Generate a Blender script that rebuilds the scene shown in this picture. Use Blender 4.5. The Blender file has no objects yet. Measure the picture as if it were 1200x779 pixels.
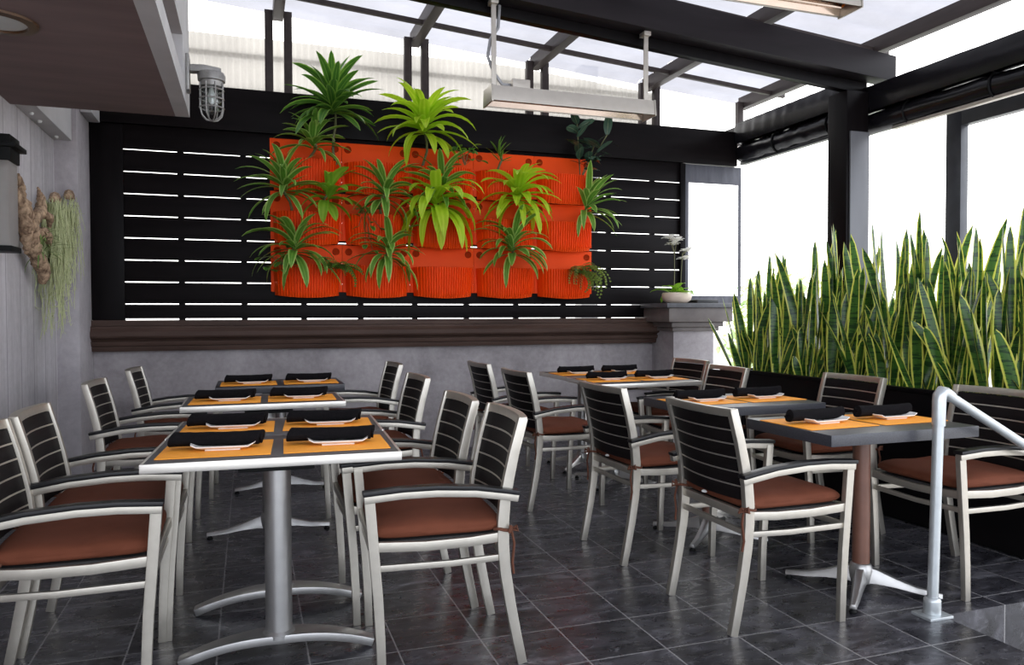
import bpy, bmesh, math, random
from mathutils import Vector, Matrix
R = random.Random(7)
sc = bpy.context.scene
COL = sc.collection
PI = math.pi
KIDS = {}

# ------------------------------------------------------------------ materials
def newmat(name):
    m = bpy.data.materials.new(name); m.use_nodes = True
    nt = m.node_tree; nt.nodes.clear()
    out = nt.nodes.new('ShaderNodeOutputMaterial')
    return m, nt, out
def N(nt, typ, **kw):
    n = nt.nodes.new(typ)
    for k, v in kw.items():
        if k.startswith('i_'):
            n.inputs[k[2:].replace('_', ' ')].default_value = v
        else: setattr(n, k, v)
    return n
def L(nt, a, b): nt.links.new(a, b)
def ramp(nt, fac, stops, interp='LINEAR'):
    r = nt.nodes.new('ShaderNodeValToRGB'); r.color_ramp.interpolation = interp
    e = r.color_ramp.elements
    while len(e) < len(stops): e.new(0.5)
    for el, (p, c) in zip(e, stops):
        el.position = p; el.color = (*c, 1) if len(c) == 3 else c
    L(nt, fac, r.inputs['Fac']); return r.outputs['Color']
def noise(nt, scale, detail=4, rough=.55, vec=None, dist=0):
    n = N(nt, 'ShaderNodeTexNoise'); n.inputs['Scale'].default_value = scale
    n.inputs['Detail'].default_value = detail; n.inputs['Roughness'].default_value = rough
    n.inputs['Distortion'].default_value = dist
    if vec is not None: L(nt, vec, n.inputs['Vector'])
    return n.outputs['Fac']
def coords(nt, scale=(1, 1, 1), kind='Object', rot=(0, 0, 0)):
    tc = N(nt, 'ShaderNodeTexCoord'); mp = N(nt, 'ShaderNodeMapping')
    mp.inputs['Scale'].default_value = scale; mp.inputs['Rotation'].default_value = rot
    L(nt, tc.outputs[kind], mp.inputs['Vector']); return mp.outputs['Vector']
def math_(nt, op, a, b=None, c=None):
    n = N(nt, 'ShaderNodeMath', operation=op)
    for i, v in enumerate((a, b, c)):
        if v is None: continue
        if isinstance(v, (int, float)): n.inputs[i].default_value = v
        else: L(nt, v, n.inputs[i])
    return n.outputs[0]
def bump(nt, h, strength=.3, dist=.01):
    b = N(nt, 'ShaderNodeBump'); b.inputs['Strength'].default_value = strength
    b.inputs['Distance'].default_value = dist; L(nt, h, b.inputs['Height']); return b.outputs['Normal']
def pbr(nt, out, color, rough=.5, metal=0, normal=None, spec=None):
    p = N(nt, 'ShaderNodeBsdfPrincipled')
    if isinstance(color, tuple): p.inputs['Base Color'].default_value = (*color, 1)
    else: L(nt, color, p.inputs['Base Color'])
    if isinstance(rough, (int, float)): p.inputs['Roughness'].default_value = rough
    else: L(nt, rough, p.inputs['Roughness'])
    p.inputs['Metallic'].default_value = metal
    if spec is not None: p.inputs['Specular IOR Level'].default_value = spec
    if normal is not None: L(nt, normal, p.inputs['Normal'])
    if out is not None: L(nt, p.outputs[0], out.inputs['Surface'])
    return p
def simple(name, c1, c2=None, scale=20, rough=.5, metal=0, bmp=0, stretch=(1, 1, 1), spec=None, detail=4):
    m, nt, out = newmat(name); v = coords(nt, stretch)
    f = noise(nt, scale, detail, vec=v)
    c2 = c2 or tuple(x*.82 for x in c1)
    col = ramp(nt, f, [(.3, c2), (.7, c1)])
    pbr(nt, out, col, rough, metal, bump(nt, f, bmp) if bmp else None, spec)
    return m

M = {}
M['alu'] = simple('brushed_aluminium', (.49, .455, .395), (.445, .41, .355), 30, .38, .8)
M['alu_edge'] = simple('polished_aluminium_edge', (.76, .72, .66), (.70, .665, .61), 20, .34, .8)
M['steel'] = simple('satin_cast_metal', (.42, .41, .40), (.36, .35, .343), 14, .36, .85)
M['galv'] = simple('painted_galvanised_steel', (.52, .55, .56), (.44, .465, .475), 14, .32, .6)
M['slat'] = simple('black_synthetic_wood', (.0105, .0082, .0084), (.006, .0048, .005), 60, .5, 0, .12, (1, .08, 1), .08)
M['armpad'] = simple('black_arm_pad', (.009, .0085, .0095), (.006, .0056, .0064), 30, .33, 0, 0, (1, 1, 1), .3)
M['seatpan'] = simple('dark_seat_webbing', (.03, .028, .028), None, 60, .7)
def cushion_mat():
    m, nt, out = newmat('brown_canvas'); v = coords(nt)
    w1 = N(nt, 'ShaderNodeTexWave', wave_type='BANDS', bands_direction='X'); w1.inputs['Scale'].default_value = 160
    w2 = N(nt, 'ShaderNodeTexWave', wave_type='BANDS', bands_direction='Y'); w2.inputs['Scale'].default_value = 160
    L(nt, v, w1.inputs['Vector']); L(nt, v, w2.inputs['Vector'])
    h = math_(nt, 'ADD', w1.outputs['Fac'], w2.outputs['Fac'])
    col = ramp(nt, noise(nt, 7, 3, vec=v), [(.3, (.112, .033, .016)), (.7, (.145, .043, .022))])
    pbr(nt, out, col, .85, 0, bump(nt, h, .1, .002), .2)
    return m
M['cushion'] = cushion_mat()
M['tie'] = simple('brown_tie_fabric', (.11, .035, .016), None, 40, .85)
M['white_button'] = simple('white_plastic', (.8, .8, .78), None, 20, .4)
M['laminate'] = simple('charcoal_laminate', (.085, .082, .088), (.06, .058, .064), 120, .4, 0, 0)
M['blacktop'] = simple('black_speckled_stone', (.050, .050, .060), (.026, .026, .032), 160, .34, 0, .03)
M['mat'] = simple('orange_woven_vinyl', (1.0, .405, .055), (.95, .36, .042), 140, .55, 0, .08, (1, 1, 1), .15)
M['napkin'] = simple('black_linen', (.0085, .0075, .0085), (.005, .0045, .0052), 90, .9, 0, .2, (1, 1, 1), .08)
M['plate'] = simple('white_glazed_china', (.82, .80, .77), (.78, .76, .73), 10, .15)
M['brownpole'] = simple('brown_painted_pole', (.17, .075, .050), (.125, .055, .036), 9, .38, 0)
M['blackrubber'] = simple('black_rubber', (.007, .007, .007), None, 20, .55, 0, 0, (1, 1, 1), .15)
M['blackpaint'] = simple('black_stained_timber', (.0085, .0064, .0068), (.0045, .0034, .0037), 14, .42, 0, .12, (.12, 1, 1), .07)
M['frameblack'] = simple('black_frame_timber', (.0062, .0046, .0050), (.0036, .0027, .0030), 16, .42, 0, .08, (1, 1, .15), .09)
M['greybeam'] = simple('charcoal_painted_beam', (.021, .017, .019), (.013, .0105, .012), 10, .45, 0, .08, (.15, 1, 1), .10)
M['rafter'] = simple('brown_grey_rafter', (.068, .053, .050), (.045, .035, .033), 12, .5, 0, .08, (1, .15, 1), .2)
M['trimbrown'] = simple('brown_moulding', (.092, .056, .044), (.050, .029, .0225), 7, .5, 0, .08, (.25, 1, 1), .15)
M['tarp'] = simple('black_vinyl_tarp', (.010, .009, .011), (.006, .0055, .007), 7, .26, 0, .25, (1, 1, 1), .35)
M['hem'] = simple('grey_fabric_border', (.10, .10, .12), (.06, .06, .075), 18, .6, 0, .2, (1, 1, .2))
M['orange'] = simple('orange_moulded_plastic', (.90, .075, .004), (.84, .064, .003), 6, .5, 0, 0, (1, 1, 1), .15)
M['holedark'] = simple('shaded_hole_red', (.34, .026, .003), None, 10, .7, 0, 0, (1, 1, 1), .05)
M['soil'] = simple('potting_soil', (.035, .024, .016), (.014, .010, .007), 60, .95, 0, .6)
M['stem'] = simple('green_brown_stem', (.16, .17, .06), (.10, .09, .04), 30, .6)
M['planterblack'] = simple('black_planter_board', (.006, .005, .0055), (.0035, .003, .0035), 10, .42, 0, .1, (1, .1, 1), .1)
M['piermould'] = simple('grey_brown_moulding', (.16, .135, .125), (.10, .082, .076), 7, .5, 0, .1)
M['concrete_cap'] = simple('dark_stone_cap', (.10, .10, .11), (.06, .06, .066), 14, .5, 0, .1)
M['bowl'] = simple('cream_ceramic', (.84, .70, .58), (.78, .64, .52), 8, .3)
M['driftwood'] = simple('weathered_driftwood', (.56, .39, .25), (.085, .042, .022), 38, .85, 0, 1.0, (1, 1, .6))
M['moss'] = simple('pale_hanging_moss', (.60, .62, .36), (.44, .48, .24), 12, .9)
M['airplant'] = simple('green_air_plant', (.20, .30, .08), (.12, .2, .05), 12, .8)
M['cagemetal'] = simple('cast_grey_metal', (.36, .35, .33), (.25, .24, .23), 26, .45, .6)
M['heatercase'] = simple('brushed_heater_casing', (.50, .46, .405), (.45, .41, .36), 12, .42, .5)
M['reflector'] = simple('mirror_reflector', (.62, .50, .42), (.54, .43, .36), 8, .15, 1)
M['wire'] = simple('orange_wire', (.85, .22, .02), None, 20, .4)
M['conduit'] = simple('grey_conduit', (.35, .35, .36), None, 60, .4, .5)
M['whitelens'] = simple('frosted_white_lens', (.60, .62, .60), (.52, .54, .52), 10, .3)
M['copper'] = simple('brown_trim_ring', (.10, .045, .015), (.07, .03, .01), 10, .35, .3)
M['pavement'] = simple('pale_pavement', (.55, .54, .52), (.46, .45, .44), .8, .8)
M['postsheen'] = simple('painted_post_sheen', (.13, .13, .14), (.10, .10, .108), 4, .4, 0, .05, (1, 1, .3))  # grey stands for sky reflected in the post's glossy black paint
M['iron'] = simple('dark_painted_iron', (.045, .047, .055), (.03, .03, .036), 10, .4)
M['ash'] = simple('black_slate_tray', (.015, .015, .016), None, 10, .4)

def concrete(name, a, b, c, sc1=1.6, boards=False):
    m, nt, out = newmat(name); v = coords(nt); v2 = coords(nt, (1.2, 1.2, .25) if boards else (1, 1, .8))
    f1 = noise(nt, sc1, 8, .62, v2, .6); f2 = noise(nt, 22, 5, .6, v)
    f = math_(nt, 'ADD', math_(nt, 'MULTIPLY', f1, .78), math_(nt, 'MULTIPLY', f2, .22))
    col = ramp(nt, f, [(.30, a), (.5, b), (.70, c)])
    h = f2
    if boards:   # narrow vertical grooves between boards along the wall
        sep = N(nt, 'ShaderNodeSeparateXYZ'); L(nt, v, sep.inputs[0])
        y = math_(nt, 'FRACT', math_(nt, 'MULTIPLY', sep.outputs['Y'], 1/.30))
        g = math_(nt, 'LESS_THAN', math_(nt, 'ABSOLUTE', math_(nt, 'SUBTRACT', y, .5)), .018)
        h = math_(nt, 'SUBTRACT', math_(nt, 'MULTIPLY', f2, .15), g)
        st = noise(nt, 5, 6, .65, coords(nt, (1, 2.2, .12)), .4)
        mx = N(nt, 'ShaderNodeMix', data_type='RGBA', blend_type='MULTIPLY'); mx.inputs['Factor'].default_value = .45
        L(nt, col, mx.inputs['A']); L(nt, ramp(nt, st, [(.32, (.60, .58, .58)), (.62, (1.08, 1.08, 1.1))]), mx.inputs['B'])
        mg = N(nt, 'ShaderNodeMix', data_type='RGBA'); L(nt, math_(nt, 'MULTIPLY', g, .6), mg.inputs['Factor'])
        L(nt, mx.outputs['Result'], mg.inputs['A']); mg.inputs['B'].default_value = (.10, .09, .095, 1); col = mg.outputs['Result']
    pbr(nt, out, col, .78, 0, bump(nt, h, .35, .006)); return m
M['concrete'] = concrete('grey_plaster', (.18, .160, .165), (.34, .308, .315), (.50, .46, .468))
M['boards'] = concrete('grey_board_wall', (.36, .338, .348), (.54, .512, .525), (.70, .672, .69), 1.3, True)
M['column'] = concrete('grey_column_plaster', (.27, .247, .258), (.41, .378, .39), (.54, .505, .52))
M['soffit'] = simple('brown_plaster_soffit', (.21, .145, .138), (.14, .094, .089), 3, .75, 0, .12, (.35, 1.6, 1), None, 8)
M['fascia'] = simple('pale_grey_fascia', (.56, .545, .545), (.46, .45, .45), 3, .7)

def floor_mat(name, tiles=True):
    m, nt, out = newmat(name); v = coords(nt)
    sep = N(nt, 'ShaderNodeSeparateXYZ'); L(nt, v, sep.inputs[0])
    tx = math_(nt, 'DIVIDE', math_(nt, 'ADD', sep.outputs['X'], .123 + .3225*10), .3225)
    ty = math_(nt, 'DIVIDE', math_(nt, 'ADD', sep.outputs['Y'], -2.535 + .311*20), .311)
    def line(t, s):
        f = math_(nt, 'FRACT', t); d = math_(nt, 'ABSOLUTE', math_(nt, 'SUBTRACT', f, .5))
        return math_(nt, 'GREATER_THAN', d, .5 - s)
    g = math_(nt, 'MAXIMUM', line(tx, .0095), line(ty, .0095))
    cell = N(nt, 'ShaderNodeCombineXYZ'); L(nt, math_(nt, 'FLOOR', tx), cell.inputs[0]); L(nt, math_(nt, 'FLOOR', ty), cell.inputs[1])
    wn = N(nt, 'ShaderNodeTexWhiteNoise', noise_dimensions='3D'); L(nt, cell.outputs[0], wn.inputs['Vector'])
    off = N(nt, 'ShaderNodeVectorMath', operation='SCALE'); L(nt, wn.outputs['Color'], off.inputs[0]); off.inputs['Scale'].default_value = 9
    add = N(nt, 'ShaderNodeVectorMath', operation='ADD'); L(nt, v, add.inputs[0]); L(nt, off.outputs[0], add.inputs[1])
    st = N(nt, 'ShaderNodeMapping'); L(nt, add.outputs[0], st.inputs['Vector']); st.inputs['Scale'].default_value = (1, 2.1, 1); st.inputs['Rotation'].default_value = (0, 0, .5)
    n1 = noise(nt, 3.2, 9, .66, st.outputs[0], 1.6); n2 = noise(nt, 14, 6, .6, st.outputs[0], .6)
    base = ramp(nt, n1, [(.30, (.008, .008, .010)), (.46, (.027, .0265, .031)), (.58, (.058, .057, .065)), (.68, (.13, .128, .14)), (.78, (.34, .335, .35))])
    mixv = N(nt, 'ShaderNodeMix', data_type='RGBA', blend_type='MULTIPLY'); mixv.inputs['Factor'].default_value = .8
    L(nt, base, mixv.inputs['A'])
    L(nt, ramp(nt, wn.outputs['Value'], [(0, (.62, .62, .66)), (1, (1.25, 1.22, 1.25))]), mixv.inputs['B'])
    mg = N(nt, 'ShaderNodeMix', data_type='RGBA'); L(nt, math_(nt, 'MULTIPLY', g, .85), mg.inputs['Factor'])
    L(nt, mixv.outputs['Result'], mg.inputs['A']); mg.inputs['B'].default_value = (.25, .24, .24, 1)
    n3 = noise(nt, 7.5, 8, .68, st.outputs[0], 2.2)
    vein = ramp(nt, n3, [(.0, (0, 0, 0)), (.56, (0, 0, 0)), (.70, (.10, .098, .105)), (.85, (.26, .255, .27))])
    va = N(nt, 'ShaderNodeMix', data_type='RGBA', blend_type='ADD'); va.inputs['Factor'].default_value = .8
    L(nt, mg.outputs['Result'], va.inputs['A']); L(nt, vein, va.inputs['B']); mg = va
    h = math_(nt, 'SUBTRACT', math_(nt, 'ADD', math_(nt, 'MULTIPLY', n1, .7), math_(nt, 'MULTIPLY', n2, .4)), math_(nt, 'MULTIPLY', g, .9))
    rough = ramp(nt, n2, [(.3, (.21, .21, .21)), (.7, (.40, .40, .40))])
    pbr(nt, out, mg.outputs['Result'], rough, 0, bump(nt, h, .22, .006), .5); return m
M['slate'] = floor_mat('slate_tile_floor')

def sheet(name, trans, col, transp):
    m, nt, out = newmat(name); v = coords(nt, (1, 1, 1))
    f = noise(nt, 1.2, 5, .6, v)
    c = ramp(nt, f, [(.3, tuple(x*.72 for x in col)), (.7, col)])
    d = N(nt, 'ShaderNodeBsdfDiffuse'); t = N(nt, 'ShaderNodeBsdfTranslucent'); tp = N(nt, 'ShaderNodeBsdfTransparent')
    L(nt, c, d.inputs[0]); L(nt, c, t.inputs[0])
    a = N(nt, 'ShaderNodeMixShader'); a.inputs[0].default_value = trans; L(nt, d.outputs[0], a.inputs[1]); L(nt, t.outputs[0], a.inputs[2])
    b = N(nt, 'ShaderNodeMixShader'); b.inputs[0].default_value = transp; L(nt, a.outputs[0], b.inputs[1]); L(nt, tp.outputs[0], b.inputs[2])
    L(nt, b.outputs[0], out.inputs['Surface']); return m
M['poly'] = sheet('white_polycarbonate', .8, (.27, .27, .30), .045)
M['polywall'] = sheet('cream_corrugated_sheet', .8, (.42, .40, .37), .04)
def clear(name, tint, gl=.06):
    m, nt, out = newmat(name)
    tp = N(nt, 'ShaderNodeBsdfTransparent'); tp.inputs[0].default_value = (*tint, 1)
    g = N(nt, 'ShaderNodeBsdfGlossy'); g.inputs['Roughness'].default_value = .05
    f = noise(nt, 3, 2, vec=coords(nt)); mx = N(nt, 'ShaderNodeMixShader')
    L(nt, math_(nt, 'MULTIPLY_ADD', f, .04, gl - .02), mx.inputs[0]); L(nt, tp.outputs[0], mx.inputs[1]); L(nt, g.outputs[0], mx.inputs[2])
    L(nt, mx.outputs[0], out.inputs['Surface']); return m
M['vinyl'] = clear('clear_vinyl', (.96, .97, .98), .05)
M['glass'] = clear('clear_glass', (.90, .93, .91), .10)
M['frost'] = sheet('smoked_lantern_glass', .5, (.62, .58, .55), .25)

def leaf_mat(name, stops, band=None, transl=.35, rough=.38, edge_noise=.0):
    """colour runs from the midrib (0) to the leaf margin (1)"""
    m, nt, out = newmat(name)
    uv = N(nt, 'ShaderNodeUVMap'); uv.uv_map = 'UVMap'
    sep = N(nt, 'ShaderNodeSeparateXYZ'); L(nt, uv.outputs[0], sep.inputs[0])
    d = math_(nt, 'MULTIPLY', math_(nt, 'ABSOLUTE', math_(nt, 'SUBTRACT', sep.outputs['X'], .5)), 2)
    nz = noise(nt, 30, 3, vec=coords(nt))
    d = math_(nt, 'ADD', d, math_(nt, 'MULTIPLY', math_(nt, 'SUBTRACT', nz, .5), .18))
    col = ramp(nt, d, stops)
    if band:
        mp = N(nt, 'ShaderNodeMapping'); L(nt, coords(nt), mp.inputs['Vector']); mp.inputs['Scale'].default_value = (6, 6, 42)
        bn = noise(nt, 1.0, 3, .6, mp.outputs[0], .8)
        mx = N(nt, 'ShaderNodeMix', data_type='RGBA')
        L(nt, math_(nt, 'MULTIPLY', math_(nt, 'GREATER_THAN', bn, .52), math_(nt, 'LESS_THAN', d, .72)), mx.inputs['Factor'])
        L(nt, col, mx.inputs['A']); mx.inputs['B'].default_value = (*band, 1); col = mx.outputs['Result']
    p = pbr(nt, None, col, rough, 0); t = N(nt, 'ShaderNodeBsdfTranslucent'); L(nt, col, t.inputs[0])
    mx = N(nt, 'ShaderNodeMixShader'); mx.inputs[0].default_value = transl
    L(nt, p.outputs[0], mx.inputs[1]); L(nt, t.outputs[0], mx.inputs[2]); L(nt, mx.outputs[0], out.inputs['Surface'])
    return m
M['leaf_striped'] = leaf_mat('striped_green_leaf', [(.0, (.20, .42, .06)), (.35, (.10, .27, .03)), (.62, (.20, .44, .055)), (.85, (.52, .70, .20))])
M['leaf_dark'] = leaf_mat('deep_green_leaf', [(.0, (.18, .36, .06)), (.2, (.05, .16, .022)), (.6, (.09, .25, .03)), (.9, (.30, .50, .08))])
M['leaf_lime'] = leaf_mat('lime_green_leaf', [(.0, (.62, .82, .06)), (.4, (.45, .70, .018)), (.9, (.58, .80, .05))], None, .42)
M['leaf_mid'] = leaf_mat('mid_green_leaf', [(.0, (.34, .58, .06)), (.5, (.21, .46, .025)), (.9, (.32, .58, .05))], None, .4)
M['leaf_rubber'] = leaf_mat('dark_rubber_leaf', [(.0, (.18, .22, .12)), (.12, (.045, .090, .058)), (.9, (.060, .115, .075))], None, .1, .25)
M['leaf_fern'] = leaf_mat('olive_fern_leaf', [(.0, (.26, .36, .07)), (.9, (.20, .30, .05))])
M['leaf_snake'] = leaf_mat('yellow_edged_snake_leaf', [(.0, (.050, .135, .024)), (.66, (.065, .165, .026)), (.75, (.62, .66, .10)), (1, (.80, .76, .16))], (.016, .056, .014), .32, .30)
M['petal'] = leaf_mat('white_orchid_petal', [(.0, (.90, .88, .80)), (.9, (.92, .91, .88))], None, .45, .5)
M['leaf_shrub'] = leaf_mat('shrub_leaf', [(.0, (.52, .64, .34)), (.9, (.44, .58, .28))], None, .4)

# ------------------------------------------------------------------ mesh builder
class MB:
    def __init__(s): s.v = []; s.f = []; s.uv = {}
    def add(s, vs, fs):
        o = len(s.v); s.v += [tuple(p) for p in vs]; s.f += [tuple(i+o for i in f) for f in fs]; return o
    def box(s, x0, x1, y0, y1, z0, z1):
        s.add([(x0,y0,z0),(x1,y0,z0),(x1,y1,z0),(x0,y1,z0),(x0,y0,z1),(x1,y0,z1),(x1,y1,z1),(x0,y1,z1)],
              [(0,3,2,1),(4,5,6,7),(0,1,5,4),(1,2,6,5),(2,3,7,6),(3,0,4,7)]); return s
    def sweep(s, path, side, w, h):
        """rectangle swept along a path; w measured along `side`, h across it"""
        path = [Vector(p) for p in path]; side = Vector(side).normalized(); rings = []
        n = len(path)
        for i, p in enumerate(path):
            t = (path[min(i+1, n-1)] - path[max(i-1, 0)]).normalized()
            nn = side.cross(t).normalized(); hh = h[i] if isinstance(h, (list, tuple)) else h
            ww = w[i] if isinstance(w, (list, tuple)) else w
            rings.append([p + side*a*ww/2 + nn*b*hh/2 for a, b in ((-1,-1),(1,-1),(1,1),(-1,1))])
        vs = [q for r in rings for q in r]; fs = []
        for i in range(n-1):
            for k in range(4):
                a = i*4+k; b = i*4+(k+1) % 4; fs.append((a, b, b+4, a+4))
        fs.append((3,2,1,0)); e = (n-1)*4; fs.append((e,e+1,e+2,e+3)); s.add(vs, fs); return s
    def tube(s, path, r, n=10, cap=True):
        path = [Vector(p) for p in path]; m = len(path); vs = []; fs = []
        t0 = (path[1]-path[0]).normalized(); ref = Vector((0,0,1)) if abs(t0.z) < .9 else Vector((1,0,0))
        u = t0.cross(ref).normalized()
        for i, p in enumerate(path):
            t = (path[min(i+1, m-1)] - path[max(i-1, 0)]).normalized()
            u = (u - t*u.dot(t)); u = u.normalized() if u.length > 1e-6 else t.orthogonal().normalized()
            w = t.cross(u); rr = r[i] if isinstance(r, (list, tuple)) else r
            vs += [p + (u*math.cos(2*PI*k/n) + w*math.sin(2*PI*k/n))*rr for k in range(n)]
        for i in range(m-1):
            for k in range(n):
                a = i*n+k; b = i*n+(k+1) % n; fs.append((a, b, b+n, a+n))
        if cap: fs.append(tuple(range(n-1, -1, -1))); fs.append(tuple((m-1)*n+k for k in range(n)))
        s.add(vs, fs); return s
    def lathe(s, prof, c=(0,0,0), n=24, sx=1, sy=1, closed=True):
        vs = []; fs = []; m = len(prof)
        for r, z in prof:
            vs += [(c[0]+sx*r*math.cos(2*PI*k/n), c[1]+sy*r*math.sin(2*PI*k/n), c[2]+z) for k in range(n)]
        for i in range(m-1):
            for k in range(n):
                a = i*n+k; b = i*n+(k+1) % n; fs.append((a, b, b+n, a+n))
        if closed: fs.append(tuple(range(n-1,-1,-1))); fs.append(tuple((m-1)*n+k for k in range(n)))
        s.add(vs, fs); return s
    def prism(s, poly, axis, a0, a1):
        """polygon in the plane across `axis`, extruded from a0 to a1"""
        def P(q, a): return {'x': (a, q[0], q[1]), 'y': (q[0], a, q[1]), 'z': (q[0], q[1], a)}[axis]
        n = len(poly); vs = [P(q, a0) for q in poly] + [P(q, a1) for q in poly]
        fs = [tuple(range(n)), tuple(range(2*n-1, n-1, -1))] + [(k, k+n, (k+1) % n+n, (k+1) % n) for k in range(n)]
        s.add(vs, fs); return s
    def leaf(s, base, az, el, Ln, w, droop, twist=0., fold=.25, segs=7, shape=(.55, .75), roll=0.):
        p = Vector(base); vs = []; fs = []; uvs = []
        nrm = max((t**shape[0])*((1-t)**shape[1]) for t in [i/50 for i in range(1, 50)])
        e = el
        for i in range(segs+1):
            t = i/segs
            if i: 
                e = max(el - droop*t**1.25, -1.45)
                p = p + Vector((math.cos(az)*math.cos(e), math.sin(az)*math.cos(e), math.sin(e)))*(Ln/segs)
            d = Vector((math.cos(az)*math.cos(e), math.sin(az)*math.cos(e), math.sin(e)))
            sd = Vector((-math.sin(az), math.cos(az), 0)); up = sd.cross(d)*-1
            a = roll + twist*t; sd2 = sd*math.cos(a) + up*math.sin(a); up2 = up*math.cos(a) - sd*math.sin(a)
            ww = w*.5*(max(t, .035)**shape[0])*((1-t)**shape[1])/nrm if t < 1 else .0006
            for k in (-1, 0, 1):
                vs.append(p + sd2*k*ww + up2*abs(k)*fold*ww); uvs.append(((k+1)/2, t))
        for i in range(segs):
            for k in (0, 1):
                a = i*3+k; fs.append((a, a+1, a+4, a+3))
        o = s.add(vs, fs)
        for i, u in enumerate(uvs): s.uv[o+i] = u
        return p
    def build(s, name, mat, parent=None, bevel=0., angle=38, segs=2, smooth=True):
        me = bpy.data.meshes.new(name); me.from_pydata(s.v, [], s.f); me.update()
        bm = bmesh.new(); bm.from_mesh(me)
        if not s.uv:
            bmesh.ops.recalc_face_normals(bm, faces=bm.faces)
            if bevel:
                ed = [e for e in bm.edges if len(e.link_faces) == 2 and e.calc_face_angle(0) > math.radians(30)]
                bmesh.ops.bevel(bm, geom=ed, offset=bevel, offset_type='OFFSET', segments=segs, profile=.6, affect='EDGES', clamp_overlap=True)
            for e in bm.edges:
                e.smooth = not (len(e.link_faces) == 2 and e.calc_face_angle(0) > math.radians(angle))
        for f in bm.faces: f.smooth = smooth
        bm.to_mesh(me); bm.free()
        if s.uv:
            lay = me.uv_layers.new(name='UVMap')
            for l in me.loops: lay.data[l.index].uv = s.uv.get(l.vertex_index, (.5, .5))
        me.materials.append(M[mat]); o = bpy.data.objects.new(name, me); COL.objects.link(o)
        if parent is not None: o.parent = parent; KIDS.setdefault(parent.name, []).append(o)
        return o
def tag(o, label, cat, group=None):
    o['label'] = label; o['category'] = cat
    if group: o['group'] = group
    return o
def thing(name, label, cat, loc=(0,0,0), rz=0, group=None):
    o = bpy.data.objects.new(name, None); COL.objects.link(o); o.location = loc; o.rotation_euler = (0,0,rz)
    o.empty_display_size = .05
    return tag(o, label, cat, group)
def struct(o, label=None, cat=None):
    o['kind'] = 'structure'
    if label: o['label'] = label
    if cat: o['category'] = cat
    return o
def copy_tree(o, parent=None):
    c = o.copy(); COL.objects.link(c)
    if parent is not None: c.parent = parent; KIDS.setdefault(parent.name, []).append(c)
    for k in list(KIDS.get(o.name, [])): copy_tree(k, c)
    return c
def dup(o, label, loc, rz=0):
    c = copy_tree(o); c.location = loc; c.rotation_euler = (0,0,rz); c['label'] = label; return c
def box(name, mat, dims, parent=None, bevel=.004):
    return MB().box(*dims).build(name, mat, parent, bevel)

# ------------------------------------------------------------------ the setting
YW = 7.0; XL = -1.35; XR = 5.0
m = MB()
m.box(XL-.3, 5.3, 2.43, 7.5, -.7, 0); m.box(XL-.3, 2.74, -2.5, 2.43, -.7, 0)
struct(m.build('floor', 'slate'))
m = MB()
for k in range(4): m.box(2.745+.3*k, 3.045+.3*k, -2.5, 2.425, -.72, -.17*(k+1)+.0)
struct(m.build('stair', 'slate', None, .004), 'slate steps going down to the right below the handrail', 'stairs')
struct(MB().box(-40, 50, -30, 60, -.80, -.72).build('ground', 'pavement'), 'pale pavement outside the terrace', 'ground')
struct(box('wall_left', 'boards', (XL-.25, XL, .5, 7.3, 0, 4.3)))
struct(box('wall_back', 'concrete', (XL, 4.36, YW+.04, YW+.22, 0, 1.03)))
struct(box('column', 'column', (XL-.1, -1.2, 6.5, 7.03, 0, 4.2)), 'grey plastered column in the left back corner', 'column')
struct(box('column_capital', 'fascia', (-1.195, -1.115, 6.62, 6.95, 2.82, 3.0)), 'small pale block at the head of the corner column', 'capital')
struct(box('wall_ledge', 'fascia', (XL, -1.23, 5.41, 6.495, 2.57, 2.95)), 'pale boxed ledge high on the left wall', 'ledge')
# soffit and its fascia with a recess along its edge
m = MB().box(XL, -.43, .3, 5.4, 2.55, 4.3)
struct(m.build('ceiling', 'soffit', None))
m = MB().box(-.43, -.345, .3, 5.4, 2.55, 2.66).box(-.43, -.345, 4.87, 5.4, 2.66, 2.9).box(-.43, -.345, .3, 5.4, 2.9, 4.3)
struct(m.build('trim_1', 'fascia', None))
# brown moulding on top of the plaster wall
prof = [(7.04,.975),(6.965,.975),(6.955,1.00),(6.955,1.015),(6.935,1.02),(6.925,1.045),(6.925,1.055),(6.945,1.06),(6.93,1.075),(6.90,1.085),(6.89,1.10),
        (6.89,1.135),(6.90,1.145),(6.915,1.165),(6.915,1.18),(6.95,1.185),(6.95,1.185),(6.95,1.23),(6.998,1.23),(6.998,1.185),(7.04,1.185)]
struct(MB().prism(prof, 'x', -1.2, 3.98).build('trim_2', 'trimbrown', None, 0, 25))
# slatted screen
P0 = 1.239
m = MB()
for k in range(9):
    z0 = P0 + .004 if k == 0 else 1.364 + .1815*(k-1)
    z1 = 1.364 + .1815*k
    if k == 8: z1 = 2.84
    if k == 0:
        m.prism([(-1.2,1.243),(.3,1.241),(4.30,1.233),(4.30,1.3596),(-1.2,1.3596)], 'y', YW, YW+.025); continue
    m.box(-1.2, 4.30, YW, YW+.025, z0 + (.0044 if k else 0), z1 - (.0044 if k < 8 else 0))
sl = m.build('wall_slats', 'blackpaint', None, .002); struct(sl, 'black horizontal slat screen above the plaster wall', 'slat screen')
m = MB(); x = -.552
while x < 4.2:
    m.box(x, x+.05, YW+.026, YW+.06, 1.04, 2.85); x += .498
struct(m.build('screen_battens', 'frameblack'), 'black upright battens behind the slat screen', 'battens')
struct(box('screen_stile', 'frameblack', (-1.2, -.955, YW-.022, YW-.001, 1.232, 2.83)), 'wide black upright board at the left end of the slat screen', 'board')
struct(box('light_block_board', 'frameblack', (-1.2, -.96, YW+.027, YW+.05, 1.04, 2.83)), 'added black board blocking light behind the left end of the slat screen', 'board')  # unseen board added to stop light leaking through the gaps behind the stile
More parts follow.
